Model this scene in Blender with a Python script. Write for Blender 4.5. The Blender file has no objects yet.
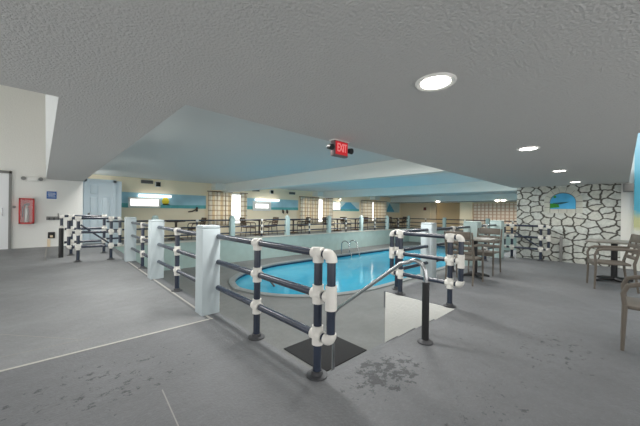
import bpy, bmesh, math, random
from mathutils import Vector, Matrix
random.seed(7)
C = bpy.context.scene.collection
PI = math.pi

# ------------------------------------------------------------------ materials
def lin(c):
    return tuple(((v/255)/12.92 if v/255 <= .04045 else ((v/255+.055)/1.055)**2.4) for v in c) + (1,)

def mat(name, rgb, rough=.6, metal=0., bump=0., bscale=60., spec=.5, var=0., vscale=4.):
    m = bpy.data.materials.new(name); m.use_nodes = True
    nt = m.node_tree; b = nt.nodes['Principled BSDF']
    b.inputs['Base Color'].default_value = lin(rgb)
    b.inputs['Roughness'].default_value = rough
    b.inputs['Metallic'].default_value = metal
    b.inputs['Specular IOR Level'].default_value = spec
    tc = nt.nodes.new('ShaderNodeTexCoord')
    if var:
        n = nt.nodes.new('ShaderNodeTexNoise'); n.inputs['Scale'].default_value = vscale; n.inputs['Detail'].default_value = 6
        nt.links.new(tc.outputs['Object'], n.inputs['Vector'])
        r = nt.nodes.new('ShaderNodeValToRGB')
        c = lin(rgb)
        r.color_ramp.elements[0].position = .3; r.color_ramp.elements[1].position = .7
        r.color_ramp.elements[0].color = tuple(max(0, v*(1-var)) for v in c[:3]) + (1,)
        r.color_ramp.elements[1].color = tuple(min(1, v*(1+var)) for v in c[:3]) + (1,)
        nt.links.new(n.outputs['Fac'], r.inputs['Fac']); nt.links.new(r.outputs['Color'], b.inputs['Base Color'])
    if bump:
        n2 = nt.nodes.new('ShaderNodeTexNoise'); n2.inputs['Scale'].default_value = bscale; n2.inputs['Detail'].default_value = 3
        nt.links.new(tc.outputs['Object'], n2.inputs['Vector'])
        bp = nt.nodes.new('ShaderNodeBump'); bp.inputs['Strength'].default_value = bump; bp.inputs['Distance'].default_value = .02
        nt.links.new(n2.outputs['Fac'], bp.inputs['Height']); nt.links.new(bp.outputs['Normal'], b.inputs['Normal'])
    return m

def emit(name, rgb, s):
    m = bpy.data.materials.new(name); m.use_nodes = True
    b = m.node_tree.nodes['Principled BSDF']
    b.inputs['Base Color'].default_value = lin(rgb)
    b.inputs['Emission Color'].default_value = lin(rgb); b.inputs['Emission Strength'].default_value = s
    return m

class NG:      # small node helper
    def __init__(s, m): s.nt = m.node_tree
    def n(s, t, **k):
        x = s.nt.nodes.new(t)
        for a, v in k.items(): setattr(x, a, v)
        return x
    def l(s, a, b): s.nt.links.new(a, b)
    def math(s, op, a, b=None, clamp=False):
        x = s.n('ShaderNodeMath', operation=op); x.use_clamp = clamp
        for i, v in enumerate((a, b)):
            if v is None: continue
            if isinstance(v, (int, float)): x.inputs[i].default_value = v
            else: s.l(v, x.inputs[i])
        return x.outputs[0]
    def mix(s, fac, a, b):
        x = s.n('ShaderNodeMixRGB')
        for i, v in enumerate((fac, a, b)):
            if isinstance(v, (int, float)): x.inputs[i].default_value = v
            elif isinstance(v, tuple): x.inputs[i].default_value = v
            else: s.l(v, x.inputs[i])
        return x.outputs[0]
    def noise(s, vec, scale, detail=4, rough=.5):
        x = s.n('ShaderNodeTexNoise'); x.inputs['Scale'].default_value = scale
        x.inputs['Detail'].default_value = detail; x.inputs['Roughness'].default_value = rough
        s.l(vec, x.inputs['Vector']); return x.outputs['Fac']
    def ramp(s, v, lo, hi):
        x = s.n('ShaderNodeMapRange'); x.inputs[1].default_value = lo; x.inputs[2].default_value = hi
        s.l(v, x.inputs[0]); return x.outputs[0]

def floor_material(name, rgb, wear=()):
    m = mat(name, rgb, .62, spec=.35); g = NG(m); b = m.node_tree.nodes['Principled BSDF']
    tc = g.n('ShaderNodeTexCoord').outputs['Object']
    c = lin(rgb)
    n1 = g.noise(tc, 1.1, 6, .6); n2 = g.noise(tc, 38, 5, .7); n3 = g.noise(tc, 9, 6, .65)
    col = g.mix(g.ramp(n1, .3, .7), tuple(v*.82 for v in c[:3])+(1,), tuple(v*1.12 for v in c[:3])+(1,))
    col = g.mix(g.math('MULTIPLY', g.ramp(n3, .42, .68), .35), col, tuple(v*.72 for v in c[:3])+(1,))
    col = g.mix(g.math('MULTIPLY', g.ramp(n2, .5, .8), .3), col, tuple(min(1, v*1.7) for v in c[:3])+(1,))
    if wear:
        sep = g.n('ShaderNodeSeparateXYZ'); g.l(tc, sep.inputs[0])
        tot = None
        for (x, y, rx, ry, st) in wear:
            dx = g.math('DIVIDE', g.math('SUBTRACT', sep.outputs[0], x), rx)
            dy = g.math('DIVIDE', g.math('SUBTRACT', sep.outputs[1], y), ry)
            d2 = g.math('ADD', g.math('MULTIPLY', dx, dx), g.math('MULTIPLY', dy, dy))
            e = g.math('MULTIPLY', g.math('SUBTRACT', 1., d2, True), st)
            tot = e if tot is None else g.math('MAXIMUM', tot, e)
        nn = g.noise(tc, 12, 8, .74)
        th = g.math('ADD', nn, g.math('MULTIPLY', tot, .2))
        msk = g.math('MULTIPLY', g.ramp(th, .66, .69), g.math('MINIMUM', g.math('MULTIPLY', tot, 4.), 1.))
        mk = g.n('ShaderNodeMath', operation='MULTIPLY'); mk.use_clamp = True; g.l(msk, mk.inputs[0]); mk.inputs[1].default_value = .75
        col = g.mix(mk.outputs[0], col, lin((58, 61, 64)))
    g.l(col, b.inputs['Base Color'])
    bp = g.n('ShaderNodeBump'); bp.inputs['Strength'].default_value = .6; bp.inputs['Distance'].default_value = .016
    g.l(g.noise(tc, 55, 4, .6), bp.inputs['Height']); g.l(bp.outputs['Normal'], b.inputs['Normal'])
    return m

def stone_material():
    m = mat('painted stones', (205, 210, 205), .75); g = NG(m); b = m.node_tree.nodes['Principled BSDF']
    tc = g.n('ShaderNodeTexCoord').outputs['Object']
    mp = g.n('ShaderNodeMapping'); mp.inputs['Scale'].default_value = (1, 4.4, 6.0); g.l(tc, mp.inputs[0])
    nz = g.n('ShaderNodeTexNoise'); nz.inputs['Scale'].default_value = 1.3; g.l(mp.outputs[0], nz.inputs['Vector'])
    ad = g.n('ShaderNodeVectorMath', operation='MULTIPLY_ADD'); ad.inputs[1].default_value = (0, .5, .5)
    g.l(nz.outputs['Color'], ad.inputs[0]); g.l(mp.outputs[0], ad.inputs[2])
    sep = g.n('ShaderNodeSeparateXYZ'); g.l(ad.outputs[0], sep.inputs[0])
    cb = g.n('ShaderNodeCombineXYZ'); g.l(sep.outputs[1], cb.inputs[0]); g.l(sep.outputs[2], cb.inputs[1])
    ve = g.n('ShaderNodeTexVoronoi', voronoi_dimensions='2D', feature='DISTANCE_TO_EDGE'); ve.inputs['Scale'].default_value = 1.
    vc = g.n('ShaderNodeTexVoronoi', voronoi_dimensions='2D', feature='F1'); vc.inputs['Scale'].default_value = 1.
    g.l(cb.outputs[0], ve.inputs['Vector']); g.l(cb.outputs[0], vc.inputs['Vector'])
    mott = g.noise(tc, 11, 6, .7)
    edge = g.ramp(g.math('ADD', ve.outputs['Distance'], g.math('MULTIPLY', g.math('SUBTRACT', mott, .5), .07)), .045, .115)
    s1 = g.mix(g.ramp(mott, .3, .7), lin((176, 184, 180)), lin((232, 236, 232)))
    s2 = g.mix(g.math('MULTIPLY', vc.outputs['Color'], .45), s1, lin((196, 190, 172)))
    ve.inputs['Randomness'].default_value = vc.inputs['Randomness'].default_value = .72
    g.l(g.mix(edge, lin((74, 72, 66)), s2), b.inputs['Base Color'])
    return m

def curtain_material(name, x_scale):
    m = bpy.data.materials.new(name); m.use_nodes = True; g = NG(m)
    out = m.node_tree.nodes['Material Output']; b = m.node_tree.nodes['Principled BSDF']
    tc = g.n('ShaderNodeTexCoord').outputs['Object']
    sep = g.n('ShaderNodeSeparateXYZ'); g.l(tc, sep.inputs[0])
    fx = g.math('FRACT', g.math('MULTIPLY', sep.outputs[0], x_scale))
    fz = g.math('FRACT', g.math('MULTIPLY', sep.outputs[2], 4.2))
    bx = g.math('LESS_THAN', fx, .34); bx2 = g.math('MULTIPLY', g.math('GREATER_THAN', fx, .62), g.math('LESS_THAN', fx, .7))
    bz = g.math('LESS_THAN', fz, .2)
    c = g.mix(g.math('MULTIPLY', bx, .7), lin((246, 242, 232)), lin((222, 206, 176)))
    c = g.mix(g.math('MULTIPLY', bx2, .8), c, lin((150, 126, 100)))
    c = g.mix(g.math('MULTIPLY', bz, .62), c, lin((160, 136, 108)))
    g.l(c, b.inputs['Base Color']); b.inputs['Roughness'].default_value = .9
    tr = g.n('ShaderNodeBsdfTranslucent'); g.l(c, tr.inputs[0])
    mx = g.n('ShaderNodeMixShader'); mx.inputs[0].default_value = .3
    g.l(b.outputs[0], mx.inputs[1]); g.l(tr.outputs[0], mx.inputs[2]); g.l(mx.outputs[0], out.inputs[0])
    return m

def glass_material(name):
    m = bpy.data.materials.new(name); m.use_nodes = True; g = NG(m)
    out = m.node_tree.nodes['Material Output']
    t = g.n('ShaderNodeBsdfTransparent'); gl = g.n('ShaderNodeBsdfGlossy'); gl.inputs['Roughness'].default_value = .03
    mx = g.n('ShaderNodeMixShader'); mx.inputs[0].default_value = .05
    g.l(t.outputs[0], mx.inputs[1]); g.l(gl.outputs[0], mx.inputs[2]); g.l(mx.outputs[0], out.inputs[0])
    return m

def water_material():
    m = mat('pool water', (46, 178, 212), .04, spec=.5); g = NG(m); b = m.node_tree.nodes['Principled BSDF']
    tc = g.n('ShaderNodeTexCoord').outputs['Object']
    c = g.mix(g.ramp(g.noise(tc, .5, 3), .3, .7), lin((40, 146, 182)), lin((70, 168, 196)))
    g.l(c, b.inputs['Base Color'])
    bp = g.n('ShaderNodeBump'); bp.inputs['Strength'].default_value = .22; bp.inputs['Distance'].default_value = .03
    g.l(g.noise(tc, 3.4, 3), bp.inputs['Height']); g.l(bp.outputs['Normal'], b.inputs['Normal'])
    b.inputs['IOR'].default_value = 1.33
    return m

def mural_wall_material():
    m = mat('sky mural paint', (120, 190, 215), .7); g = NG(m); b = m.node_tree.nodes['Principled BSDF']
    tc = g.n('ShaderNodeTexCoord').outputs['Object']
    sep = g.n('ShaderNodeSeparateXYZ'); g.l(tc, sep.inputs[0])
    z = g.math('ADD', sep.outputs[2], g.math('MULTIPLY', g.noise(tc, 3, 4), .5))
    c = g.mix(g.ramp(z, 1.45, 1.6), lin((196, 200, 150)), lin((86, 178, 206)))
    c = g.mix(g.ramp(z, 1.15, 1.25), lin((222, 224, 214)), c)
    c = g.mix(g.ramp(z, 2.2, 3.2), c, lin((170, 215, 235)))
    g.l(c, b.inputs['Base Color']); return m

M = dict(
    ceiling=mat('popcorn ceiling', (206, 206, 204), .9, bump=.5, bscale=70, spec=.1),
    tray=mat('tray ceiling paint', (222, 226, 226), .7, spec=.2),
    beam=mat('beam paint', (232, 236, 232), .6, spec=.3),
    wall=mat('white plaster', (236, 236, 232), .8, bump=.25, bscale=30, spec=.2),
    cream=mat('cream wall paint', (246, 234, 208), .75, spec=.2),
    green=mat('pale green wall paint', (170, 190, 186), .7, spec=.2, var=.05),
    floor=floor_material('grey deck coating', (113, 115, 118), ((1.84, 1.22, .5, .33, 1.), (3.3, .4, .8, .4, .55), (.3, 2.45, .8, .55, .55), (1.95, .55, .9, .35, .45), (.2, 1.4, .8, .5, .35), (3.0, .9, .8, .5, .3))),
    ramp=floor_material('grey ramp coating', (133, 135, 137)),
    deck=floor_material('pool deck coating', (118, 119, 118)),
    jointdim=mat('dim joint filler', (150, 149, 146), .8),
    joint=mat('pale joint filler', (184, 182, 176), .8),
    poolcoping=mat('pool coping', (132, 136, 136), .7, var=.08),
    coping=mat('coping', (196, 194, 184), .7, var=.08),
    tile=mat('dark blue tile', (24, 58, 84), .25),
    water=water_material(),
    pipe=mat('navy pipe', (46, 54, 70), .25, spec=.6, var=.15, vscale=6),
    fit=mat('white fitting', (226, 224, 218), .45),
    flange=mat('dark iron', (78, 79, 82), .5, metal=.4),
    pillar=mat('pale pillar paint', (194, 206, 210), .55, var=.03),
    farpillar=mat('aqua pillar paint', (192, 212, 210), .55),
    steel=mat('brushed steel', (190, 192, 194), .22, metal=1.),
    black=mat('black', (26, 27, 29), .45),
    mat=mat('black rubber', (38, 38, 40), .9, bump=.6, bscale=70),
    stone=stone_material(),
    archstone=mat('pale arch blocks', (200, 202, 192), .75, var=.1, vscale=9),
    archline=mat('arch joints', (112, 112, 106), .8),
    resin=mat('taupe resin', (104, 97, 88), .5, var=.08),
    top=mat('grey laminate', (130, 128, 120), .4, var=.1, vscale=20),
    brown=mat('brown resin', (86, 66, 50), .5),
    red=mat('red enamel', (196, 34, 34), .35),
    glass=glass_material('clear glass'),
    silver=mat('silver cylinder', (150, 150, 146), .3, metal=.7),
    door=mat('pale blue door paint', (208, 222, 230), .45),
    whitedoor=mat('white door paint', (234, 236, 238), .45),
    whitep=mat('white plastic', (232, 232, 228), .4),
    grey=mat('grey metal', (128, 128, 126), .5),
    blue=mat('sign blue', (18, 92, 168), .5),
    signwhite=mat('sign white', (236, 240, 244), .5),
    exitred=emit('exit red', (206, 34, 44), .35),
    exitpale=emit('exit letters', (255, 150, 150), .35),
    exitbox=mat('exit housing', (112, 96, 98), .5),
    lamp=emit('downlight', (255, 250, 240), 14.),
    spot=emit('spot bulb', (255, 240, 210), 25.),
    day=emit('daylight pane', (255, 252, 246), 2.),
    sheer=emit('sunlit sheer', (236, 240, 250), 1.0),
    sky=mat('mural sky', (164, 206, 222), .7, var=.1, vscale=2),
    skylight=mat('mural pale sky', (206, 226, 226), .7, var=.06, vscale=2),
    sea=mat('mural sea', (96, 174, 178), .7, var=.12, vscale=5),
    mount=mat('mural mountain', (98, 176, 206), .7),
    sun=mat('mural yellow', (226, 206, 56), .7),
    island=mat('mural green', (52, 142, 40), .7, var=.25, vscale=25),
    hill=mat('mural dark hill', (28, 84, 92), .7),
    lagoon=mat('mural lagoon', (76, 172, 220), .7, var=.14, vscale=4),
    muralwall=mural_wall_material(),
    tan=mat('tan wall', (226, 208, 180), .8),
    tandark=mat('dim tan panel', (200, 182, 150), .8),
    curtain=curtain_material('plaid curtain', 2.4),
)

# lattice screen: pinkish blocks with paler grid
def lattice_material():
    m = mat('blind lattice', (220, 196, 176), .7); g = NG(m); b = m.node_tree.nodes['Principled BSDF']
    tc = g.n('ShaderNodeTexCoord').outputs['Object']
    sep = g.n('ShaderNodeSeparateXYZ'); g.l(tc, sep.inputs[0])
    fy = g.math('LESS_THAN', g.math('FRACT', g.math('MULTIPLY', sep.outputs[1], 4.)), .3)
    fz = g.math('LESS_THAN', g.math('FRACT', g.math('MULTIPLY', sep.outputs[2], 4.4)), .24)
    c = g.mix(g.math('MAXIMUM', fy, fz), lin((244, 230, 216)), lin((206, 172, 148)))
    g.l(c, b.inputs['Base Color']); return m
M['lattice'] = lattice_material()

# ------------------------------------------------------------------ mesh builder
class MB:
    def __init__(s): s.bm = bmesh.new()
    def box(s, x0, x1, y0, y1, z0, z1, bev=0., rot=None, piv=None):
        t = bmesh.new()
        bmesh.ops.create_cube(t, size=1)
        for v in t.verts:
            v.co = Vector(((x0+x1)/2+v.co.x*(x1-x0), (y0+y1)/2+v.co.y*(y1-y0), (z0+z1)/2+v.co.z*(z1-z0)))
        if bev: bmesh.ops.bevel(t, geom=t.edges[:], offset=bev, segments=2, profile=.5, affect='EDGES')
        if rot:
            pv = Vector(piv) if piv else Vector(((x0+x1)/2, (y0+y1)/2, (z0+z1)/2))
            for v in t.verts: v.co = pv + rot @ (v.co-pv)
        s._add(t); return s
    def _add(s, t):
        me = bpy.data.meshes.new('tmp'); t.to_mesh(me); t.free(); s.bm.from_mesh(me); bpy.data.meshes.remove(me)
    def tube(s, pts, r, seg=12, cap=True, flat=None):
        pts = [Vector(p) for p in pts]; n = len(pts)
        rs = r if isinstance(r, (list, tuple)) else [r]*n
        bm = s.bm; rings = []; up = None
        for i, p in enumerate(pts):
            d = (pts[min(i+1, n-1)]-pts[max(i-1, 0)]).normalized()
            if up is None:
                up = Vector((0, 0, 1)) if abs(d.z) < .9 else Vector((1, 0, 0))
            a = d.cross(up).normalized(); b = a.cross(d).normalized(); up = b
            ry = flat if flat else 1.
            rings.append([bm.verts.new(p+a*math.cos(2*PI*k/seg)*rs[i]+b*math.sin(2*PI*k/seg)*rs[i]*ry) for k in range(seg)])
        for i in range(n-1):
            for k in range(seg):
                bm.faces.new((rings[i][k], rings[i][(k+1) % seg], rings[i+1][(k+1) % seg], rings[i+1][k]))
        if cap:
            bm.faces.new(rings[0][::-1]); bm.faces.new(rings[-1])
        return s
    def cyl(s, p0, p1, r0, r1=None, seg=16): return s.tube([p0, p1], [r0, r0 if r1 is None else r1], seg)
    def prism(s, poly, z0, z1, axis='z', bev=0.):
        # poly in 2D; axis z: (x,y); axis y: (x,z) extruded in y; axis x: (y,z) extruded in x
        def P(p, h): return {'z': (p[0], p[1], h), 'y': (p[0], h, p[1]), 'x': (h, p[0], p[1])}[axis]
        t = bmesh.new()
        a = [t.verts.new(P(p, z0)) for p in poly]; b = [t.verts.new(P(p, z1)) for p in poly]
        t.faces.new(a[::-1]); t.faces.new(b); n = len(poly)
        for i in range(n): t.faces.new((a[i], a[(i+1) % n], b[(i+1) % n], b[i]))
        bmesh.ops.recalc_face_normals(t, faces=t.faces[:])
        if bev: bmesh.ops.bevel(t, geom=t.edges[:], offset=bev, segments=2, profile=.5, affect='EDGES')
        s._add(t); return s
    def lathe(s, prof, c=(0, 0, 0), seg=20):
        bm = s.bm
        rings = [[bm.verts.new((c[0]+max(r, 1e-4)*math.cos(2*PI*k/seg), c[1]+max(r, 1e-4)*math.sin(2*PI*k/seg), c[2]+z)) for k in range(seg)] for r, z in prof]
        for a, b in zip(rings, rings[1:]):
            for k in range(seg): bm.faces.new((a[k], a[(k+1) % seg], b[(k+1) % seg], b[k]))
        return s
    def build(s, name, m, parent=None, off=(0, 0, 0), smooth=True):
        bmesh.ops.recalc_face_normals(s.bm, faces=s.bm.faces[:])
        o_ = Vector(off)
        if o_.length:
            for v in s.bm.verts: v.co -= o_
        me = bpy.data.meshes.new(name); s.bm.to_mesh(me); s.bm.free()
        if smooth:
            for p in me.polygons: p.use_smooth = True
            me.set_sharp_from_angle(angle=math.radians(35))
        me.materials.append(m)
        o = bpy.data.objects.new(name, me); C.objects.link(o)
        if parent: o.parent = parent
        return o

def tag(o, label, cat, group=None):
    o['label'] = label; o['category'] = cat
    if group: o['group'] = group
    return o
def thing(name, label, cat, loc=(0, 0, 0), rz=0., group=None):
    o = bpy.data.objects.new(name, None); C.objects.link(o); o.empty_display_size = .1
    o.location = loc; o.rotation_euler = (0, 0, rz)
    return tag(o, label, cat, group)
def struct(name, mb, m, parent=None, smooth=False):
    o = mb.build(name, m, parent, smooth=smooth)
    if not parent: o['kind'] = 'structure'
    return o
def dup(root, loc, rz, label, group=None):
    r = root.copy(); C.objects.link(r); r.location = loc; r.rotation_euler = (0, 0, rz); r['label'] = label
    if group: r['group'] = group
    for ch in root.children:
        c = ch.copy(); C.objects.link(c); c.parent = r
        for gc in ch.children:
            d = gc.copy(); C.objects.link(d); d.parent = c
    return r
def Bx(*a, **k): return MB().box(*a, **k)

CZ = 1.957      # low ceiling height
TZ = 2.5        # tray ceiling height
DZ = -1.0       # pool deck level
# ------------------------------------------------------------------ setting: floors
struct('floor', MB().prism([(-3, -2.6), (24, -2.6), (24, 2.5), (3.72, 2.5), (3.72, 1.44), (1.45, 1.44), (1.45, 3.13), (-3, 3.13)], -.25, 0), M['floor'])
f = MB()
def wedge(x0, x1, prof):
    return MB().prism(prof, x0, x1, 'x')
struct('floor_walkway', wedge(-3, 1.25, [(3.13, -.25), (13.7, -.25), (13.7, .11), (11.3, .11), (8., 0), (3.13, 0)]), M['ramp'])
struct('floor_edge', Bx(1.25, 1.45, 3.13, 11.45, -.25, 0), M['floor'])
struct('floor_far', Bx(1.25, 24, 11.45, 13.7, -.25, 0), M['ramp'])
struct('floor_end', Bx(20.35, 24, 2.5, 11.45, -.25, 0), M['ramp'])
# joints in the floor coating
struct('trim_1', MB().prism([(-3, 3.115), (1.315, 3.115), (1.315, 3.14), (-3, 3.14)], -.002, .003), M['joint'])
struct('trim_2', Bx(1.285, 1.31, 3.14, 8., -.002, .003), M['joint'])
struct('trim_3', MB().prism([(-.36, 4.06), (.18, 3.43), (.187, 3.436), (-.353, 4.066)], -.002, .0015), M['jointdim'])
struct('trim_4', MB().prism([(-1.3, 3.45), (.27, 3.395), (.27, 3.403), (-1.3, 3.458)], -.002, .0015), M['jointdim'])
struct('trim_5', MB().prism([(.545, 2.1), (.52, 1.68), (.527, 1.68), (.552, 2.1)], -.002, .0012), M['jointdim'])
struct('trim_8', MB().prism([(-.11, 8.9), (-.085, 8.9), (-.085, 11.29), (-.11, 11.29)], .03, .115), M['jointdim'])
# retaining walls of the sunken pool deck
struct('wall_pool_far', Bx(1.45, 20.35, 11.43, 11.6, DZ-.2, -.01), M['green'])
struct('trim_6', Bx(1.45, 20.4, 11.40, 11.62, -.02, .03), M['coping'])
struct('wall_pool_end', Bx(20.33, 20.5, 2.5, 11.45, DZ-.2, -.01), M['green'])
struct('wall_pool_side', Bx(1.3, 1.46, 1.44, 11.45, DZ-.2, -.01), M['green'])
struct('wall_stairwell', Bx(3.70, 3.85, 1.44, 2.46, DZ-.2, -.004), M['wall'])
struct('wall_pool_near', Bx(3.80, 20.35, 2.35, 2.51, DZ-.2, -.01), M['green'])
struct('wall_stair_head', Bx(1.45, 3.70, 1.3, 1.45, DZ-.2, -.01), M['wall'])

# pool outline
OUT = [(3.92, 7.55), (3.98, 7.05), (4.19, 6.45), (4.55, 5.95), (5.05, 5.52), (5.9, 5.14), (7.03, 4.97), (9., 4.95), (11.2, 5.0), (13.2, 5.0), (15.5, 4.85), (17.5, 4.66), (18.8, 4.7), (19.45, 5.1), (19.7, 5.9), (19.7, 7.2), (19.6, 8.4), (19.2, 9.1), (18.2, 9.45), (16.5, 9.68), (14, 9.8), (11, 9.87), (8.6, 9.95), (7.05, 9.92), (6.2, 9.74), (5.4, 9.4), (4.72, 8.95), (4.2, 8.35)]
def smooth_loop(p, n=4):
    out = []
    m = len(p)
    for i in range(m):
        a, b, c, d = (Vector(p[(i+k-1) % m]) for k in range(4))
        for j in range(n):
            t = j/n
            out.append(.5*((2*b)+(c-a)*t+(2*a-5*b+4*c-d)*t*t+(3*b-a-3*c+d)*t**3))
    return out
LOOP = smooth_loop(OUT)
def offset(loop, d):
    n = len(loop); o = []
    for i in range(n):
        t = (loop[(i+1) % n]-loop[i-1]).normalized()
        o.append(loop[i]+Vector((t.y, -t.x))*d)     # loop runs counter-clockwise: outward
    return o
def band(name, la, za, lb, zb, m):
    b = MB(); n = len(la)
    A = [b.bm.verts.new((p.x, p.y, za)) for p in la]; B = [b.bm.verts.new((p.x, p.y, zb)) for p in lb]
    for i in range(n): b.bm.faces.new((A[i], A[(i+1) % n], B[(i+1) % n], B[i]))
    return b.build(name, m)
# deck ring with the pool cut out
b = MB()
oc = [b.bm.verts.new((x, y, DZ)) for x, y in ((1.4, 1.44), (3.72, 1.44), (3.72, 2.45), (20.4, 2.45), (20.4, 11.5), (1.4, 11.5))]
ic = [b.bm.verts.new((p.x, p.y, DZ)) for p in offset(LOOP, .16)]
ed = [b.bm.edges.new((v[i], v[(i+1) % len(v)])) for v in (oc, ic) for i in range(len(v))]
bmesh.ops.triangle_fill(b.bm, edges=ed, use_beauty=True)
o = b.build('floor_pool_deck', M['deck'], smooth=False); o['kind'] = 'structure'
cp = MB(); n = len(LOOP)
prof = [(.17, DZ-.01), (.17, DZ+.035), (.15, DZ+.045), (.0, DZ+.045), (-.02, DZ+.03), (-.02, DZ-.02), (.0, DZ-.03)]
rings = [[cp.bm.verts.new((q.x, q.y, z)) for q in offset(LOOP, d)] for d, z in prof]
for a, c in zip(rings, rings[1:]):
    for i in range(n): cp.bm.faces.new((a[i], a[(i+1) % n], c[(i+1) % n], c[i]))
o = cp.build('trim_pool_coping', M['poolcoping']); o['kind'] = 'structure'
o = band('trim_tile', LOOP, DZ-.02, LOOP, DZ-2.0, M['tile']); o['kind'] = 'structure'
w = MB(); vs = [w.bm.verts.new((p.x, p.y, DZ-.1)) for p in offset(LOOP, .01)]; w.bm.faces.new(vs)
o = w.build('pool_water', M['water'], smooth=False); o['kind'] = 'structure'
# stairs down to the pool deck
for k in range(4):
    struct('stair_step', Bx(1.45, 3.70, 1.44+.27*k, 1.71+.27*k, DZ-.1, -.2*(k+1)), M['floor'])

# ------------------------------------------------------------------ setting: ceilings
c = MB(); bm = c.bm
V = {}
def cv(x, y, z=None):
    k = (x, y)
    if k not in V: V[k] = bm.verts.new((x, y, CZ if z is None else z))
    return V[k]
EX = lambda y: .03-.0175*(y-2.62)
xa, xb = EX(2.62), EX(11.3)
cv(.69, 11.3, CZ+.09); cv(xb, 11.3, CZ+.09)
for poly in ([(-3, -2.6), (3.9, -2.6), (3.9, -.09), (9.6, -.09), (9.6, 2.15), (.69, 2.15), (xa, 2.15), (-3, 2.15)],
             [(-3, 2.15), (xa, 2.15), (xa, 2.62), (-3, 2.62)],
             [(xa, 2.15), (.69, 2.15), (.69, 11.3), (xb, 11.3), (xa, 2.62)]):
    bm.faces.new([cv(*p) for p in poly])
bmesh.ops.recalc_face_normals(bm, faces=bm.faces[:])
ex = bmesh.ops.extrude_face_region(bm, geom=bm.faces[:])
for v in [g_ for g_ in ex['geom'] if isinstance(g_, bmesh.types.BMVert)]: v.co.z = CZ+.25
struct('ceiling', c, M['ceiling'])
lip = MB(); L4 = [lip.bm.verts.new(p) for p in ((xa-.002, 2.6, CZ), (xb-.002, 11.3, CZ+.09), (xb-.012, 11.3, CZ+.34), (xa-.07, 2.6, CZ+.25), (xa+.05, 2.6, CZ+.25), (xb+.05, 11.3, CZ+.34))]
for q in ((0, 1, 2, 3), (3, 2, 5, 4), (0, 4, 5, 1), (0, 3, 4), (1, 5, 2)): lip.bm.faces.new([L4[i] for i in q])
struct('trim_ceiling_lip', lip, M['tray'])
struct('ceiling_fascia', MB().prism([(.55, 2.0), (9.6, 2.0), (9.6, 2.15), (.69, 2.15), (.69, 11.3), (.55, 11.3)], CZ+.1, TZ+.1), M['beam'])
struct('ceiling_tray', Bx(.55, 24.2, 2.0, 13.7, TZ, TZ+.12), M['tray'])
for i, x in enumerate((6.05, 12.5)):
    struct('ceiling_beam', Bx(x, x+.32, 2.15, 13.5, 2.105, TZ+.02), M['beam'])
    struct('ceiling_bracket', Bx(x-.5, x+.0, 13.0, 13.5, 2.19, TZ+.02), M['beam'])
struct('ceiling_bracket', Bx(18.0, 18.65, 13.0, 13.5, 2.2, TZ+.02), M['beam'])
struct('ceiling_end', Bx(20.9, 24, 2.15, 13.5, 2.06, TZ+.02), M['beam'])
struct('trim_7', Bx(20.86, 20.92, 2.15, 13.5, 2.03, 2.075), M['grey'])

# ------------------------------------------------------------------ setting: walls
struct('wall_left', Bx(-6, .69, 11.3, 11.5, -.2, 5.3), M['wall'])
struct('light_block_side', Bx(-3.1, -3, -2.6, 11.5, CZ+.0, 5.3), M['wall'])  # added out of view to keep side sky light off the white wall
struct('light_block_near', Bx(-3, .0, 2.4, 2.52, CZ+.22, 5.3), M['wall'])  # unseen, added to screen the ceiling opening from sky light
struct('light_block_roof', Bx(-3.1, .3, 5.6, 11.5, 5.3, 5.4), M['wall'])  # unseen partial roof, added to limit the light falling through the opening
struct('wall_upper_edge', Bx(.2, .3, 2.4, 11.4, CZ+.3, 5.3), M['wall'])
struct('wall_closet', MB().prism([(.69, 11.5), (.69, 11.85), (1.75, 11.85), (1.75, 13.5), (1.65, 13.5), (1.65, 11.95), (.55, 11.95), (.55, 11.5)], -.05, 2.17), M['door'])
struct('wall_far', Bx(.5, 24, 13.5, 13.7, -.3, TZ+.05), M['cream'])
struct('wall_end', Bx(22.5, 22.7, 10.3, 13.5, -.3, TZ), M['tan'])
struct('wall_recess', Bx(23.3, 23.4, 8.0, 10.9, -.3, TZ), M['tandark'])
struct('wall_pier', Bx(22.2, 23.3, 7.5, 8.35, -.3, TZ), M['cream'])
struct('wall_end_screen', Bx(22.5, 22.7, 2.0, 7.5, -.3, TZ), M['tan'])
struct('wall_end_return', Bx(10.0, 24, 1.85, 2.0, 0, TZ), M['wall'])
struct('wall_stone', Bx(9.55, 9.75, .03, 2.05, -.02, 2.3), M['stone'])
struct('wall_right_pier', Bx(9.5, 9.75, -.17, .03, 0, 3.8), M['wall'])
struct('wall_mural', Bx(9.35, 9.75, -3.0, -.17, 0, 3.8), M['muralwall'])
struct('wall_right', Bx(5, 9.75, -2.4, -2.2, 0, 3.8), M['wall'])

# doors
d1 = struct('door_1', Bx(-1.75, -.84, 11.255, 11.31, .1, 2.13), M['whitedoor'])
struct('door_frame', MB().box(-.84, -.79, 11.24, 11.31, .1, 2.19).box(-1.8, -.79, 11.24, 11.31, 2.135, 2.2), M['grey'], d1)
MB().tube([(-.95, 11.25, 1.0), (-.95, 11.2, 1.0), (-.95, 11.2, 1.2), (-.95, 11.25, 1.2)], .012).build('handle', M['steel'], d1)
d2 = struct('door_2', Bx(.82, 1.5, 11.8, 11.86, .0, 2.1), M['door'])
for (x0, x1) in ((.90, 1.10), (1.22, 1.42)):
    for (z0, z1) in ((.2, .85), (.95, 1.6), (1.7, 2.0)):
        fr = MB().box(x0, x1, 11.765, 11.81, z0, z1, .02)
        fr.build('panel', M['door'], d2)
MB().lathe([(0, 0), (.03, .0), (.03, .02), (.015, .03), (.03, .06), (.02, .08), (0, .085)]).build('knob', M['grey'], d2).location = (.87, 11.79, 1.0)
d2.children[-1].rotation_euler = (PI/2, 0, 0)
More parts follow.
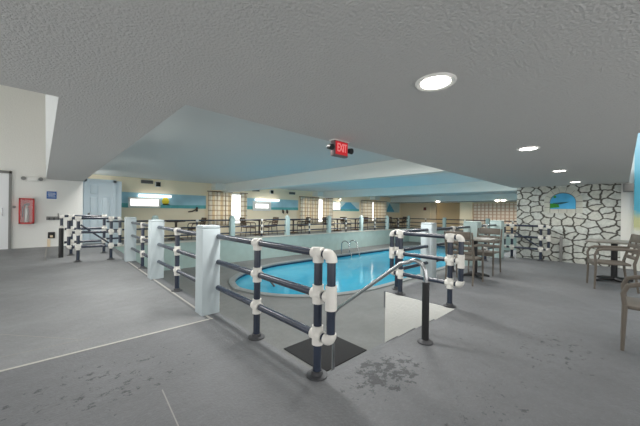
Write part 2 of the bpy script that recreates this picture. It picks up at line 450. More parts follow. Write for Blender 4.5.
struct('door_frame', MB().box(.74, .82, 11.77, 11.86, 0, 2.17).box(1.5, 1.58, 11.77, 11.86, 0, 2.17).box(.74, 1.58, 11.77, 11.86, 2.1, 2.19), M['door'], d2)
d3 = struct('door_3', Bx(22.44, 22.5, 10.75, 11.6, 0, 2.02), M['tan'])
MB().box(22.42, 22.44, 11.08, 11.32, 1.45, 1.7, .01).build('door_sign', mat('maroon plaque', (98, 40, 44), .6), d3)

# ------------------------------------------------------------------ windows and murals on the far wall
WY = 13.5
def window(n, x0, x1, z0, z1, fr=.07, strip=None):
    w_ = struct('window_%d' % n, Bx(x0, x1, WY-.03, WY+.01, z0, z1), M['day'])
    b_ = MB()
    b_.box(x0-fr, x0, WY-.07, WY, z0-fr, z1+fr).box(x1, x1+fr, WY-.07, WY, z0-fr, z1+fr)
    b_.box(x0-.005, x1+.005, WY-.07, WY, z1, z1+fr).box(x0-.005, x1+.005, WY-.07, WY, z0-fr, z0)
    struct('window_frame', b_, M['whitep'], w_)
    if strip:
        s_ = MB().box(strip[0], strip[1], WY-.16, WY-.03, z1+fr+.03, z1+fr+.13)
        s_.build('awning_sash', M['day'], w_, smooth=False)
    return w_
window(1, 2.28, 3.28, 1.37, 1.64, strip=(2.55, 3.75))
window(2, 7.92, 8.75, 1.38, 1.6, .15, strip=(7.9, 9.4))
window(3, 13.85, 14.55, 1.4, 1.85)
window(4, 5.5, 7.2, .6, 2.02)
window(5, 11.1, 13.5, .6, 2.0)
window(6, 17., 19.9, .6, 2.0)

def mural(name, label, x0, x1, z0, z1, base, sea=True, extras=()):
    t = thing(name, label, 'mural', (0, WY, 0), 0, 'painted seascape bands on the far wall')
    Bx(x0, x1, -.012, 0, z0, z1).build('painted_sky', base, t, smooth=False)
    if sea: MB().prism([(x0, z0), (x1, z0), (x1, z0+.16), (x0*.5+x1*.5, z0+.13), (x0, z0+.18)], -.016, -.010, 'y').build('painted_sea', M['sea'], t, smooth=False)
    for nm, poly, m in extras: MB().prism(poly, -.02, -.011, 'y').build(nm, m, t, smooth=False)
    return t
mural('wall_mural', 'blue seascape mural band with yellow spot beside the pale blue door', 1.8, 5.3, 1.29, 1.9, M['sky'], True,
      [('painted_sun', [(3.56+.14*math.cos(a*PI/8), 1.58+.17*math.sin(a*PI/8)) for a in range(16)], M['sun']),
       ('painted_island', [(3.42, 1.42), (3.75, 1.42), (3.68, 1.47), (3.5, 1.48)], M['hill'])])
mural('wall_mural', 'blue seascape mural band between the first two plaid curtains', 7.36, 10.87, 1.3, 1.9, M['sky'])
mural('wall_mural', 'pale mural with a domed blue mountain between second and third plaid curtains', 13.72, 16.7, 1.3, 1.95, M['skylight'], True,
      [('painted_mountain', [(14.55, 1.44), (14.9, 1.66), (15.2, 1.9), (15.7, 1.93), (16.0, 1.75), (16.4, 1.5), (16.6, 1.44)], M['mount'])])
mural('wall_mural', 'pale mural with a pointed blue peak beyond the last plaid curtain', 20.2, 22.3, 1.25, 2.1, M['skylight'], False,
      [('painted_mountain', [(20.3, 1.3), (20.5, 1.7), (20.75, 2.03), (21.1, 1.7), (21.5, 1.3)], M['mount'])])

def curtain(name, label, x0, x1):
    t = thing(name, label, 'curtain', ((x0+x1)/2, WY-.14, 0), 0, 'plaid curtains on the far windows')
    n = max(8, int((x1-x0)*36)); bb = MB(); rows = []
    for z in (.5, 1.0, 1.6, 2.1):
        am = .035 if z < 2 else .02
        rows.append([bb.bm.verts.new((x0+(x1-x0)*i/n-(x0+x1)/2, am*math.sin(i*.9)+.01*math.sin(i*.37+z), z)) for i in range(n+1)])
    for a, c_ in zip(rows, rows[1:]):
        for i in range(n): bb.bm.faces.new((a[i], a[i+1], c_[i+1], c_[i]))
    ob = bb.build('curtain_cloth', M['curtain'], t)
    so = ob.modifiers.new('thick', 'SOLIDIFY'); so.thickness = .006
    MB().tube([(-(x1-x0)/2-.05, 0, 2.12), ((x1-x0)/2+.05, 0, 2.12)], .018).build('curtain_rod', M['brown'], t)
    return t
curtain('curtain', 'plaid curtain nearest the pale blue door, drawn left of the bright gap', 5.35, 6.52)
curtain('curtain', 'narrow plaid curtain just past the first bright window gap', 7.02, 7.36)
curtain('curtain', 'wide plaid curtain on the middle window before its bright slit', 10.9, 12.46)
curtain('curtain', 'plaid curtain on the middle window past its bright slit', 12.8, 13.72)
curtain('curtain', 'plaid curtain on the farthest window, nearer half', 16.8, 18.2)
curtain('curtain', 'plaid curtain on the farthest window, farther half', 18.34, 20.1)

# small fixtures high on the far wall
def vent(x, z, label):
    t = thing('wall_vent', label, 'vent', (x, WY, z), 0, 'air vents along the far wall')
    MB().box(-.22, .22, -.03, 0, -.07, .07).build('vent_frame', M['grey'], t)
    for k in range(3): Bx(-.19, .19, -.045, -.025, -.045+.035*k, -.03+.035*k).build('slat', M['flange'], t)
vent(2.86, 2.36, 'grey air vent above the window beside the pale blue door')
vent(7.95, 2.34, 'grey air vent beside the first plaid curtain, above the white window')
vent(10.4, 2.3, 'grey air vent beside the middle plaid curtain')
def speaker(x, z, label):
    t = thing('wall_speaker', label, 'speaker', (x, WY, z), 0, 'small wall speakers')
    MB().box(-.1, .1, -.2, -.06, -.11, .11, .015).build('speaker_box', M['whitep'], t)
    MB().box(-.085, .085, -.215, -.195, -.09, .09).build('speaker_grille', M['black'], t)
    MB().cyl((0, -.07, 0), (0, 0, .0), .02).build('bracket', M['black'], t)
speaker(3.23, 2.28, 'small dark speaker next to the vent near the pale blue door')
speaker(8.86, 2.28, 'small dark speaker above the second white window')
def arm(x, z, label, s):
    t = thing('wall_bracket', label, 'hook', (x, WY, z), 0, 'dark brackets under the murals')
    MB().box(-.04, .04, -.05, 0, -.1, .1, .01).build('plate', M['black'], t)
    MB().tube([(0, -.04, .05), (-.05*s, -.12, .0), (-.25*s, -.15, -.1), (-.42*s, -.15, -.12)], .028).build('arm', M['brown'], t)
arm(4.88, 1.26, 'dark bracket arm under the mural with the yellow spot', 1.)
arm(9.74, 1.22, 'dark bracket under the second mural, nearer of the pair', .15)
arm(10.03, 1.22, 'dark bracket under the second mural, farther of the pair', .15)

# ------------------------------------------------------------------ stone wall: arched painting
t = thing('arched_picture', 'arched island painting with pale block surround on the stone wall', 'mural', (9.55, 1.06, 0))
cy, r0, r1, zb, zs = 0, .21, .36, 1.26, 1.54
def arcpts(r, a0, a1, n=8): return [(cy+r*math.cos(a0+(a1-a0)*i/n)*1.0, zs+r*math.sin(a0+(a1-a0)*i/n)) for i in range(n+1)]
paint = [(-.25, 1.36)] + [(.25, 1.36)] + [(.25*math.cos(a*PI/12), zs+.22*math.sin(a*PI/12)) for a in range(13)]
MB().prism(paint, -.012, 0, 'x').build('painting', M['lagoon'], t, smooth=False)
def isl(poly, nm, m, d=-.016): MB().prism(poly, d, -.011, 'x').build(nm, m, t, smooth=False)
isl([(.25, 1.38), (.06, 1.40), (.08, 1.48), (.16, 1.5), (.25, 1.5)], 'painted_island', M['island'])
isl([(.2, 1.51), (.02, 1.53), (-.14, 1.54), (-.05, 1.5), (.05, 1.475), (.12, 1.48)], 'painted_hill', M['hill'], -.019)
isl([(.155+.03*math.cos(a*PI/4), 1.67+.03*math.sin(a*PI/4)) for a in range(8)], 'painted_palm', M['island'])
MB().prism([(-.37, 1.26), (.37, 1.26)] + [(.37*math.cos(a*PI/12), zs+.37*math.sin(a*PI/12)) for a in range(13)], -.008, 0, 'x').build('surround_joints', M['archline'], t, smooth=False)
nb = 7
for k in range(nb):
    a0, a1 = PI*k/nb+.012, PI*(k+1)/nb-.012
    pl = [(.26*math.cos(a0+(a1-a0)*i/4), zs+.24*math.sin(a0+(a1-a0)*i/4)) for i in range(5)] + [(.38*math.cos(a1+(a0-a1)*i/4), zs+.38*math.sin(a1+(a0-a1)*i/4)) for i in range(5)]
    MB().prism(pl, -.02, 0, 'x').build('surround_block', M['archstone'], t, smooth=False)
for s in (-1, 1):
    for z0, z1 in ((1.25, 1.39), (1.4, 1.53)):
        y0, y1 = sorted((s*.26, s*.38)); Bx(-.02, 0, y0, y1, z0, z1).build('surround_block', M['archstone'], t, smooth=False)
for k in range(3): Bx(-.02, 0, -.25+.168*k, -.25+.168*k+.16, 1.25, 1.355).build('surround_block', M['archstone'], t, smooth=False)

# ------------------------------------------------------------------ pipe railings
def fitting(p, ax, kind, r=.041, L=.064):
    """kind: cross / tee shapes from sleeves; ax: unit vector along the rail"""
    p = Vector(p); b_ = MB()
    b_.cyl(p-ax*L*.8, p+ax*L*.8, r); b_.cyl(p-Vector((0, 0, L)), p+Vector((0, 0, L if kind != 'top' else r*.98)), r)
    return b_
def elbow(p, d0, d1, r=.041, L=.05):
    p = Vector(p); n = 6; R = .04
    pts = [p+d0*L]
    for i in range(n+1):
        a = PI/2*i/n
        pts.append(p+d0*R*(1-math.sin(a))+d1*R*(1-math.cos(a)))
    pts.append(p+d1*L)
    return MB().tube(pts, r, 14)
HT = (.3, .6, .9)
def railing(name, label, A, B, posts, loopA=0., loopB=0., cat='railing', group=None, z=0., hts=HT, brace=False, scale=1., post_end=True):
    """straight run of three pipes A->B (x,y); posts: distances along it; a loop end returns the pipes round a short upright"""
    A = Vector((A[0], A[1], 0)); B = Vector((B[0], B[1], 0)); L = (B-A).length; ax = (B-A)/L
    t = thing(name, label, cat, (A.x, A.y, z), 0, group)
    off = Vector((0, 0, 0))
    Z = Vector((0, 0, 1))
    a0 = -loopA; a1 = L+loopB
    for h in hts:
        MB().cyl(ax*(a0+(.03 if loopA else 0))+Z*h, ax*(a1-(.03 if loopB else 0))+Z*h, .029*scale).build('rail', M['pipe'], t)
    for s in posts:
        p = MB().cyl(ax*s+Z*.012, ax*s+Z*hts[-1], .0315*scale).build('post', M['pipe'], t)
        MB().lathe([(.03*scale, .0), (.078*scale, .0), (.078*scale, .01), (.045*scale, .016), (.042*scale, .04), (.033*scale, .042)], tuple(ax*s)).build('flange', M['flange'], p)
        for h in hts:
            fitting(ax*s+Z*h, ax, 'top' if h == hts[-1] else 'x', .041*scale, .068*scale).build('joint', M['fit'], t)
    for lp, s, sg in ((loopA, a0, -1), (loopB, a1, 1)):
        if not lp: continue
        MB().cyl(ax*s+Z*(hts[0]+.05), ax*s+Z*(hts[-1]-.05), .031*scale).build('end_pipe', M['pipe'], t)
        elbow(ax*s+Z*hts[-1], -ax*sg, -Z, .041*scale).build('elbow', M['fit'], t)
        elbow(ax*s+Z*hts[0], -ax*sg, Z, .041*scale).build('elbow', M['fit'], t)
        for h in hts[1:-1]:
            p = ax*s+Z*h
            MB().cyl(p-Z*.085*scale, p+Z*.085*scale, .041*scale).cyl(p, p-ax*sg*.055*scale, .04*scale).build('joint', M['fit'], t)
    if brace:
        q0, q1 = posts[0], posts[-1]
        MB().cyl(ax*(q0+.04)+Z*(hts[-1]-.15), ax*(q1-.04)+Z*(hts[0]+.06), .018).build('brace', M['pipe'], t)
    return t

PW = .105
def pillar(x, y, label, h=1.04, group='railing pillars', m='pillar', z=0., w=PW):
    t = thing('railing_pillar', label, 'pillar', (x, y, z), 0, group)
    MB().box(-w, w, -w, w, 0, h-.05, .008).build('shaft', M[m], t)
    MB().prism([(-w+.004, -w+.004), (w-.004, -w+.004), (w-.004, w-.004), (-w+.004, w-.004)], h-.05, h-.012, bev=.006).build('cap', M[m], t)
    return t
NP = 'pale pillars beside the sunken pool deck'
pillar(1.35, 3.36, 'pale square pillar nearest the stairs beside the floor joint corner', group=NP)
pillar(1.35, 5.66, 'second pale square pillar from the stairs along the walkway', group=NP)
pillar(1.35, 7.93, 'third pale square pillar from the stairs, beside the pipe gate', group=NP)
RG = 'navy pipe railings around the pool deck'
railing('pipe_railing', 'navy pipe railing with white joints ending in a loop beside the black mat', (1.43, 3.25), (1.43, 1.53), [.87, 1.72], 0, .135, group=RG)
railing('pipe_railing', 'navy pipe railing between the two pale pillars nearest the stairs', (1.37, 5.55), (1.37, 3.47), [1.0], group=RG)
railing('pipe_railing', 'navy pipe railing between the second and third pale pillars', (1.37, 7.82), (1.37, 5.77), [1.05], group=RG)
railing('pipe_railing', 'short navy pipe railing with looped ends beside the stairwell white wall', (3.77, 2.25), (3.77, 1.53), [0, .72], .15, .135, group=RG)
railing('pipe_railing', 'navy pipe railing from the stairwell corner to the pillar by the water', (3.95, 2.44), (4.98, 2.44), [.03], 0, 0, group=RG)
pillar(5.09, 2.46, 'pale square pillar standing behind the short looped railing', group=NP)
pillar(7.15, 2.4, 'pale square pillar just behind the brown chairs at the pool edge', group=NP, m='farpillar', w=.15)
pillar(9.05, 2.4, 'pale square pillar beside the gate at the stone wall', group=NP, m='farpillar', w=.14)
railing('pipe_railing', 'navy pipe railing behind the table with two brown chairs', (5.2, 2.44), (6.99, 2.42), [.9], group=RG)
railing('pipe_railing', 'navy pipe railing ending at the pillar by the stone wall', (7.31, 2.42), (8.9, 2.4), [.8], group=RG)
railing('pipe_gate', 'navy pipe gate with diagonal brace against the stone wall', (9.3, 2.1), (9.3, 1.46), [0, .64], .18, .16, 'gate', 'braced pipe gates', brace=True, hts=(.3, .6, .9))
railing('pipe_gate', 'navy pipe gate with diagonal brace near the pale blue door', (.44, 8.42), (1.04, 8.36), [0, .6], .16, .17, 'gate', 'braced pipe gates', z=.015, hts=(.33, .66, .98), brace=True)
railing('pipe_railing', 'short navy pipe railing behind the braced gate near the pale blue door', (.3, 9.45), (1.05, 9.45), [.06, .72], .12, 0, group=RG, z=.045, hts=(.33, .66, .98))
b_ = tag(MB().lathe([(.0, 0), (.045, 0), (.045, .68), (.04, .7), (0, .7)]).build('bollard', M['black']), 'short black bollard beside the braced pipe gate', 'bollard'); b_.location = (.17, 9.2, .04)

gp = tag(MB().box(-.03, .03, -.03, .03, 0, .66, .006).build('grey_post', M['grey']), 'short grey post standing against the stone wall under the arched painting', 'post'); gp.location = (9.45, 1.07, 0)
# far side railings
FX = [2.71+2.945*i for i in range(7)]
ordn = ['first', 'second', 'third', 'fourth', 'fifth', 'sixth', 'seventh']
FG = 'aqua pillars along the far railing'
for i, x in enumerate(FX):
    t = pillar(x, 11.52, ('%s aqua pillar of the far railing counted from the pale blue door' % ordn[i]) if i < 6 else 'aqua corner pillar where the far railing turns', .9, FG, 'farpillar', .03, .1)
    MB().lathe([(.09, .89), (.1, .91), (.09, .95), (.06, .975), (0, .985)]).build('rounded_top', M['farpillar'], t)
FR = 'far pipe railings above the green pool wall'
xs = [1.3] + FX
for i in range(7):
    a, b2 = xs[i]+(.12 if i else 0), xs[i+1]-.12
    lab = 'dark pipe railing of the far walkway between the %s and %s aqua pillars' % (ordn[i-1], ordn[i]) if i else 'dark pipe railing of the far walkway before the first aqua pillar'
    railing('walkway_railing', lab, (a, 11.52), (b2, 11.52), [(b2-a)/2], group=FR, z=.03, hts=(.22, .5, .78))
EY = [8.72, 5.95, 3.2]
for i, y in enumerate(EY):
    t = pillar(20.43, y, '%s aqua pillar from the corner along the far end railing' % ordn[i], .9, FG, 'farpillar', .03, .1)
ys = [11.52] + EY
for i in range(3):
    railing('walkway_railing', 'dark pipe railing of the end walkway, %s section from the corner' % ordn[i], (20.43, ys[i]-.12), (20.43, ys[i+1]+.12), [(ys[i]-ys[i+1]-.24)/2], group=FR, z=0., hts=(.22, .5, .78))

# ------------------------------------------------------------------ stair handrail, mat, pool rails
t = thing('stair_handrail', 'steel handrail with black post sleeve going down the stairs', 'handrail', (2.54, 1.25, 0))
arc = [(0, 0, .3), (0, 0, .58)]
for i in range(1, 9):
    a = i/8*math.radians(128)
    arc.append((0, .11*(1-math.cos(a)), .62+.13*math.sin(a)))
arc += [(0, .26, .70), (0, 1.08, .06), (0, 1.16, -.02), (0, 1.18, -.1), (0, 1.18, -.985)]
MB().tube(arc, .021, 14).build('rail', M['steel'], t)
MB().cyl((0, 0, .01), (0, 0, .56), .032).build('post_sleeve', M['black'], t)
MB().lathe([(0, 0), (.07, 0), (.07, .012), (.035, .03), (0, .03)]).build('flange', M['flange'], t)
MB().lathe([(0, -1.0), (.06, -1.0), (.06, -.988), (0, -.985)], (0, 1.18, 0)).build('flange', M['flange'], t)
tag(Bx(2.72, 3.68, 2.78, 3.7, DZ+.0, DZ+.014, .004).build('rubber_mat', M['mat']), 'black rubber mat on the pool deck at the foot of the stairs', 'mat')
t = thing('pool_handrail', 'dark steel rail sloping into the near rounded end of the pool', 'handrail', (4.6, 8.2, DZ))
MB().tube([(-.6, 1.1, .0), (-.6, 1.1, .42), (-.52, .95, .5), (.3, -.7, .12), (.4, -.9, -.1)], .03).build('rail', M['flange'], t)
def grab(x, y, label):
    t = thing('pool_grab_rail', label, 'grab rail', (x, y, DZ), 0, 'pool ladder rails')
    pts = [(0, .45, .0), (0, .45, .5)] + [(0, .2+.25*math.cos(a*PI/8), .5+.2*math.sin(a*PI/8)) for a in range(1, 8)] + [(0, -.05, .5), (0, -.22, .1), (0, -.25, -.12)]
    MB().tube(pts, .026).build('rail', M['steel'], t)
    MB().lathe([(0, 0), (.06, 0), (.06, .02), (0, .025)], (0, .45, 0)).build('flange', M['steel'], t)
grab(11.2, 9.75, 'curved steel ladder rail at the far pool edge, nearer of two')
grab(11.85, 9.75, 'curved steel ladder rail at the far pool edge, farther of two')
def sign(name, label, x0, x1, z0, z1, y, rows):
    t = thing(name, label, 'sign', ((x0+x1)/2, y, (z0+z1)/2))
    w_, h_ = (x1-x0)/2, (z1-z0)/2
    Bx(-w_, w_, -.015, 0, -h_, h_).build('plate', M['blue'], t, smooth=False)
    mb = MB()
    for (u0, u1, v, th) in rows: Bx(w_*u0, w_*u1, -.019, -.013, h_*(v-th), h_*(v+th)).build('text_line', M['signwhite'], t, smooth=False)
sign('pool_sign', 'blue sign with white lines on the green pool wall', 10.77, 11.4, -.68, -.22, 11.45, [(-.7, .7, .6, .13), (-.8, .8, .12, .1), (-.6, .6, -.3, .1), (-.7, .7, -.7, .1)])
sign('safety_sign', 'small blue sign with white lines above the extinguisher wall outlets', -.11, .1, 1.49, 1.7, 11.3, [(-.75, .75, .55, .07), (-.8, .8, .2, .06), (-.7, .7, -.15, .06), (-.8, .8, -.5, .06)])

# ------------------------------------------------------------------ fixtures on the white wall
t = thing('extinguisher_cabinet', 'red framed glass cabinet with extinguisher on the white wall', 'cabinet', (-.5, 11.3, .78))
b_ = MB(); b_.box(-.15, .15, -.02, 0, 0, .7)
b_.build('back_panel', M['red'], t)
b_ = MB().box(-.15, -.115, -.14, -.01, 0, .7).box(.115, .15, -.14, -.01, 0, .7).box(-.15, .15, -.14, -.01, .66, .7).box(-.15, .15, -.14, -.01, 0, .04)
b_.build('frame', M['red'], t, smooth=False)
Bx(-.115, .115, -.132, -.126, .04, .66).build('glass_pane', M['glass'], t, smooth=False)
t = thing('fire_extinguisher', 'silver fire extinguisher standing inside the red cabinet', 'extinguisher', (-.5, 11.225, .822))
MB().lathe([(0, 0), (.042, 0), (.046, .015), (.046, .36), (.036, .41), (.02, .43), (.02, .46), (0, .46)]).build('cylinder', M['silver'], t)
MB().box(-.05, .05, -.012, .012, .46, .5, .004).box(-.02, .06, -.01, .01, .51, .525).build('handle', M['black'], t)
MB().tube([(-.03, 0, .47), (-.075, 0, .42), (-.075, 0, .15)], .01).build('hose', M['black'], t)
t = thing('emergency_light', 'white emergency light with two lamp heads high on the white wall', 'light', (-.4, 11.3, 2.03))
MB().box(-.12, .12, -.07, 0, -.06, .06, .012).build('body', M['whitep'], t)
for s in (-1, 1):
    h_ = MB().tube([(s*.12, -.04, .0), (s*.15, -.06, 0)], .02).build('lamp_arm', M['whitep'], t)
    MB().tube([(s*.17, -.03, 0), (s*.17, -.08, 0), (s*.17, -.1, -.005)], [.03, .05, .05]).build('lamp_head', M['grey'], t)
t = thing('mounted_lock_box', 'small round metal lock box beside the white door', 'lock', (-.74, 11.3, 1.24))
MB().tube([(0, 0, 0), (0, -.05, 0)], .035).build('body', M['grey'], t)
t = thing('wall_valves', 'row of dark valve taps on the white wall under the blue sign', 'valve', (.06, 11.3, .93))
Bx(-.17, .14, -.03, 0, -.05, .05, .008).build('plate', M['grey'], t)
for k in range(3):
    MB().tube([(-.11+.1*k, -.02, 0), (-.11+.1*k, -.08, 0), (-.11+.1*k, -.1, -.04)], .02).build('tap', M['flange'], t)
MB().tube([(.08, -.02, .04), (.08, -.02, .14)], .01).build('pipe', M['grey'], t)
t = thing('wall_outlet', 'black outlet plate low on the white wall beside the gate', 'outlet', (.0, 11.3, .44))
Bx(-.075, .075, -.03, 0, -.09, .09, .008).build('plate', M['black'], t)
MB().box(-.03, .03, -.04, -.02, -.06, .0).build('socket', M['tan'], t)
tag(Bx(-.085, -.02, 11.27, 11.3, .11, .33).build('wall_conduit', M['tan']), 'tan conduit running down from the black outlet plate', 'conduit')
tag(MB().box(9.3, 9.5, -.165, .0, 1.74, 1.92, .01).build('wall_duct', M['grey']), 'grey duct box high on the white pier beside the stone wall', 'duct')

# ------------------------------------------------------------------ exit sign
t = thing('exit_sign', 'red lit exit sign with two black lamp heads under the ceiling edge', 'sign', (2.22, 2.07, 1.873)); t.scale = (.86, .86, .86)
MB().box(-.125, .125, -.035, .035, -.1, .097, .012).build('housing', M['exitbox'], t)
Bx(-.105, .105, -.043, -.034, -.078, .078).build('face', M['exitred'], t, smooth=False)
fc = bpy.data.curves.new('exit_letters', 'FONT'); fc.body = 'EXIT'; fc.size = .125; fc.extrude = .003; fc.align_x = 'CENTER'; fc.align_y = 'CENTER'
fc.space_character = .92
fo = bpy.data.objects.new('lettering', fc); C.objects.link(fo); fo.parent = t; fo.location = (0, -.046, 0); fo.rotation_euler = (PI/2, 0, 0); fo.scale = (.72, 1.15, 1)
fc.materials.append(M['exitpale'])
fm = bpy.data.meshes.new_from_object(fo.evaluated_get(bpy.context.evaluated_depsgraph_get()))
f2 = bpy.data.objects.new('sign_letters', fm); C.objects.link(f2); f2.parent = t; f2.location = (0, -.046, 0); f2.rotation_euler = (PI/2, 0, 0); f2.scale = (.72, 1.15, 1)
bpy.data.objects.remove(fo)
MB().box(-.13, .13, -.05, .05, .086, .097).build('mount', M['whitep'], t)
for s in (-1, 1):
    h_ = MB().tube([(s*.12, 0, .0), (s*.15, -.0, 0)], .014).build('lamp_arm', M['whitep'], t)
    MB().tube([(s*.175, .03, 0), (s*.175, -.01, 0), (s*.175, -.05, -.01), (s*.175, -.052, -.01)], [.02, .034, .038, .034]).build('lamp_head', M['black'], t)

# ------------------------------------------------------------------ downlights
LW = 30.
def spot(loc, w, size=150, col=(1, .96, .9)):
    l = bpy.data.lights.new('lamp_light', 'SPOT'); l.energy = w; l.spot_size = math.radians(size); l.spot_blend = .6; l.shadow_soft_size = .07; l.color = col
    o = bpy.data.objects.new('lamp_light', l); C.objects.link(o); o.location = loc; return o
where = ['nearest the exit sign', 'second from the exit sign', 'third from the exit sign', 'closest to the stone wall']
for k in range(4):
    x, y = 1.6+2.35*k, .745
    t = thing('recessed_downlight', 'lit round ceiling downlight, %s' % where[k], 'light', (x, y, CZ), 0, 'recessed ceiling downlights')
    MB().lathe([(.078, -.003), (.075, -.004), (.105, -.012), (.112, -.006), (.112, .0)]).build('trim_ring', M['whitep'], t)
    MB().lathe([(0, -.009), (.08, -.0085), (.08, -.002), (0, -.001)]).build('lens', M['lamp'], t)
    spot((x, y, CZ-.03), LW)
def bulb(x, y, z, label, w=14.):
    t = thing('spot_lamp', label, 'light', (x, y, z), 0, 'bright spot lamps in the pool hall')
    MB().lathe([(.0, .1), (.05, .1), (.06, .04), (.065, 0), (.06, 0), (0, .02)]).build('housing', M['whitep'], t)
    MB().lathe([(0, -.03), (.045, -.02), (.055, .01), (0, .012)]).build('bulb', M['spot'], t)
bulb(20.8, 9.42, 2.12, 'bright spot lamp at the end soffit above the far corner rails')
bulb(20.8, 5.54, 2.12, 'bright spot lamp at the end soffit over the lattice screen, farther of two')
bulb(20.8, 5.2, 2.12, 'bright spot lamp at the end soffit over the lattice screen, nearer of two')
bulb(14.38, 13.3, 2.1, 'bright spot lamp above the domed mountain mural')

# lattice screen on the end wall
t = thing('lattice_blind', 'pinkish lattice blind covering the end wall window', 'blind', (22.5, 6.2, 0))
Bx(-.04, 0, -3.2, 1.3, .55, 1.95).build('screen', M['lattice'], t, smooth=False)
MB().box(-.06, 0, -3.25, 1.35, 1.95, 2.03).build('head_rail', M['tan'], t)

# ------------------------------------------------------------------ chairs and tables
def make_chair(m, label, group):
    """resin armchair facing +Y, origin on the floor under the seat centre"""
    t = thing('resin_armchair', label, 'chair', (0, 0, 0), 0, group)
    w, d, hs = .25, .24, .44
    s_ = MB().box(-w+.02, w-.02, -d+.02, d, hs-.035, hs, .012)
    s_.box(-w+.03, w-.03, d-.03, d+.0, hs-.075, hs-.02, .008)
    s_.build('seat', m, t)
    # back: frame with horizontal slots
    def bk(z): return -d-.02-(z-hs)*.22
    bb = MB()
    for z0, z1 in ((.50, .56), (.59, .65), (.68, .74), (.77, .90)):
        R = Matrix.Rotation(math.radians(12), 3, 'X')
        bb.box(-w+.035, w-.035, bk((z0+z1)/2)-.012, bk((z0+z1)/2)+.012, z0, z1, .006, rot=R)
    bb.box(-.02, .02, bk(.7)-.01, bk(.7)+.01, .5, .86, .004, rot=Matrix.Rotation(math.radians(12), 3, 'X'))
    bb.build('backrest', m, t)
    for s in (-1, 1):
        x = s*(w-.01)
        MB().tube([(x, -d-.06, 0), (x, -d-.02, .3), (x, -d-.01, hs), (x, bk(.66), .66), (x, bk(.89), .89)], [.015, .019, .022, .02, .016], 8).build('rear_leg', m, t)
        MB().tube([(x, d+.0, 0), (x, d-.01, .3), (x, d-.015, hs)], [.014, .018, .02], 8).build('front_leg', m, t)
        MB().tube([(x, d-.015, hs-.02), (x, d+.0, .55), (x, d-.03, .63), (x, d-.1, .655), (x, 0, .66), (x, bk(.67)+.01, .665)], [.018, .018, .021, .023, .023, .02], 8, flat=.75).build('armrest', m, t)
    return t
def make_table(m_top, m_base, label, s=.36, h=.74, round_=False, name='square_table', group=None):
    t = thing(name, label, 'table', (0, 0, 0), 0, group)
    if round_: MB().lathe([(0, h-.03), (s-.01, h-.03), (s, h-.015), (s-.005, h), (0, h)], seg=28).build('tabletop', m_top, t)
    else: Bx(-s, s, -s, s, h-.03, h, .01).build('tabletop', m_top, t)
    MB().lathe([(.045, .04), (.045, h-.06), (.12, h-.03)]).build('column', m_base, t)
    for k in range(4):
        a = PI/4+k*PI/2
        MB().tube([(.02*math.cos(a), .02*math.sin(a), .05), (.2*math.cos(a), .2*math.sin(a), .04), (.33*math.cos(a), .33*math.sin(a), .017)], [.04, .03, .017], 8).build('foot', m_base, t)
    return t
PG, RGp = 'brown armchairs by the pool railing', 'taupe armchairs by the stone wall'
ch = make_chair(M['resin'], 'taupe armchair in front of the table by the stone wall', RGp)
ch.location = (6.77, .15, 0); ch.rotation_euler = (0, 0, math.radians(15)); ch.scale = (.93, .93, 1)
dup(ch, (3.94, -.23, 0), 0, 'taupe armchair closest to the camera, cut off by the frame edge', RGp).scale = (.93, .93, .92)
dup(ch, (5.37, 1.92, 0), -PI/2, 'brown armchair by the pool railing, nearer the stairs', PG)
dup(ch, (6.5, 1.95, 0), PI/2, 'brown armchair by the pool railing, nearer the stone wall', PG)
tb = make_table(M['top'], M['black'], 'grey square table on black pedestal beside the stone wall', .37)
tb.location = (7.5, .1, 0)
dup(tb, (5.92, 1.93, 0), 0, 'grey square table between the two brown armchairs at the pool railing').scale = (.8, .8, 1)
# far walkway seating
ft = make_table(M['brown'], M['brown'], 'round brown table under the mural with the yellow spot', .36, .76, True, 'pedestal_table', 'brown tables on the far walkway')
ft.location = (3.7, 12.5, 0)
FT = [(7.6, 'round brown table beside the first plaid curtain on the far walkway'), (9.75, 'round brown table under the second seascape mural'),
      (13.3, 'round brown table under the bright slit of the middle curtain'), (15.1, 'round brown table under the domed mountain mural'), (20.35, 'round brown table near the far corner of the walkway')]
for x, lab in FT: dup(ft, (x, 12.5, 0), .3, lab)
fch = make_chair(M['brown'], 'brown chair near the table under the mural with the yellow spot', 'brown chairs on the far walkway')
fch.location = (4.5, 12.55, 0); fch.rotation_euler = (0, 0, PI/2)
for x, y, a, lab in [(6.95, 12.4, -90, 'brown chair in front of the first plaid curtain'), (8.3, 12.6, 90, 'brown chair in front of the second white window'),
                     (10.45, 12.5, 80, 'brown chair beside the table under the second seascape mural'), (12.55, 12.5, -90, 'brown chair before the bright slit of the middle curtain'),
                     (14.25, 12.6, -80, 'brown chair in front of the small bright window'), (15.85, 12.5, 90, 'brown chair beside the table under the domed mountain mural'),
                     (19.5, 12.5, -90, 'brown chair in front of the farthest plaid curtain'), (21.1, 12.4, 90, 'brown chair nearest the end wall corner')]:
    dup(fch, (x, y, 0), math.radians(a), lab)

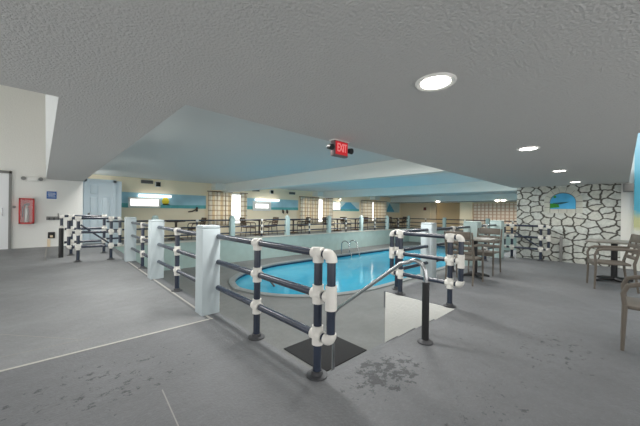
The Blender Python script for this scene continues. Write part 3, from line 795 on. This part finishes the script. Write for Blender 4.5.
# ------------------------------------------------------------------ light
world = bpy.data.worlds.new('World'); bpy.context.scene.world = world; world.use_nodes = True
bg = world.node_tree.nodes['Background']; bg.inputs[0].default_value = (1, .99, .97, 1); bg.inputs[1].default_value = 2.0
def area(loc, rot, sx, sy, w, col=(1, 1, 1)):
    l = bpy.data.lights.new('added_fill_lamp', 'AREA'); l.shape = 'RECTANGLE'; l.size = sx; l.size_y = sy; l.energy = w; l.color = col
    o = bpy.data.objects.new('added_fill_lamp', l); C.objects.link(o); o.location = loc; o.rotation_euler = rot; return o
def fixture(x, y, label, w, col=(1, .98, .94), sy=2.4):  # added fill lamps brightening the pool hall, hidden by beams and ceiling edges
    t = thing('added_fill_fixture', label, 'light', (x, y, TZ-.025), 0, 'added unseen fill fixtures in the ceiling bays')
    Bx(-.15, .15, -sy/2, sy/2, -.07, 0, .01).build('housing', M['whitep'], t)
    Bx(-.12, .12, -sy/2+.05, sy/2-.05, -.085, -.068).build('diffuser', emit('added fill glow', (255, 250, 240), 3.), t)
    area((x, y, TZ-.125), (0, 0, 0), .24, sy-.1, w, col)
def row(x, nm, w):
    for y, nm2 in ((4.0, 'nearest the stone wall side'), (7.2, 'in the middle of the bay'), (10.4, 'nearest the far wall')):
        fixture(x, y, 'long added fill fixture behind the %s beam, %s' % (nm, nm2), w)
row(7.3, 'first', 74.)
row(14.3, 'second', 110.)
for x, nm in ((1.9, 'nearest the walkway'), (4.4, 'nearest the first beam')):
    fixture(x, 2.75, 'short added fill fixture tucked behind the low ceiling edge, %s' % nm, 52., sy=.9)
for x, nm in ((10.5, 'beyond the first beam'),):
    fixture(x, 2.75, 'short added fill fixture tucked behind the low ceiling edge, %s' % nm, 36., sy=.9)
for y, nm in ((5.2, 'nearer the stairs'), (9.2, 'nearer the pale blue door')):
    fixture(.86, y, 'added fill fixture tucked behind the walkway ceiling edge, %s' % nm, 46., sy=1.8)
for y in (9.42, 5.54, 5.2):
    o = spot((20.8, y, 2.06), 75. if y > 6 else 40., 150, (1, .92, .8)); o.rotation_euler = (0, math.radians(-60), 0); o.data.shadow_soft_size = .02
# ------------------------------------------------------------------ camera
f, yaw, roll = 285., math.radians(43.27), math.radians(.7)
cam = bpy.data.cameras.new('Camera'); cam.sensor_fit = 'HORIZONTAL'; cam.sensor_width = 36.; cam.lens = 36*f/640
cam.shift_y = -.9/640; cam.clip_start = .05; cam.clip_end = 200
co = bpy.data.objects.new('Camera', cam); C.objects.link(co)
co.location = (0, 0, 1.2)
co.rotation_euler = (Matrix.Rotation(-yaw, 3, 'Z') @ Matrix.Rotation(PI/2, 3, 'X') @ Matrix.Rotation(roll, 3, 'Z')).to_euler()
S = bpy.context.scene
S.camera = co
S.view_settings.view_transform = 'Standard'; S.view_settings.look = 'None'; S.view_settings.gamma = 1.; S.view_settings.use_curve_mapping = False
S.view_settings.exposure = -.12
S.cycles.use_denoising = True
S.cycles.max_bounces = 10; S.cycles.diffuse_bounces = 6; S.cycles.sample_clamp_indirect = 6.
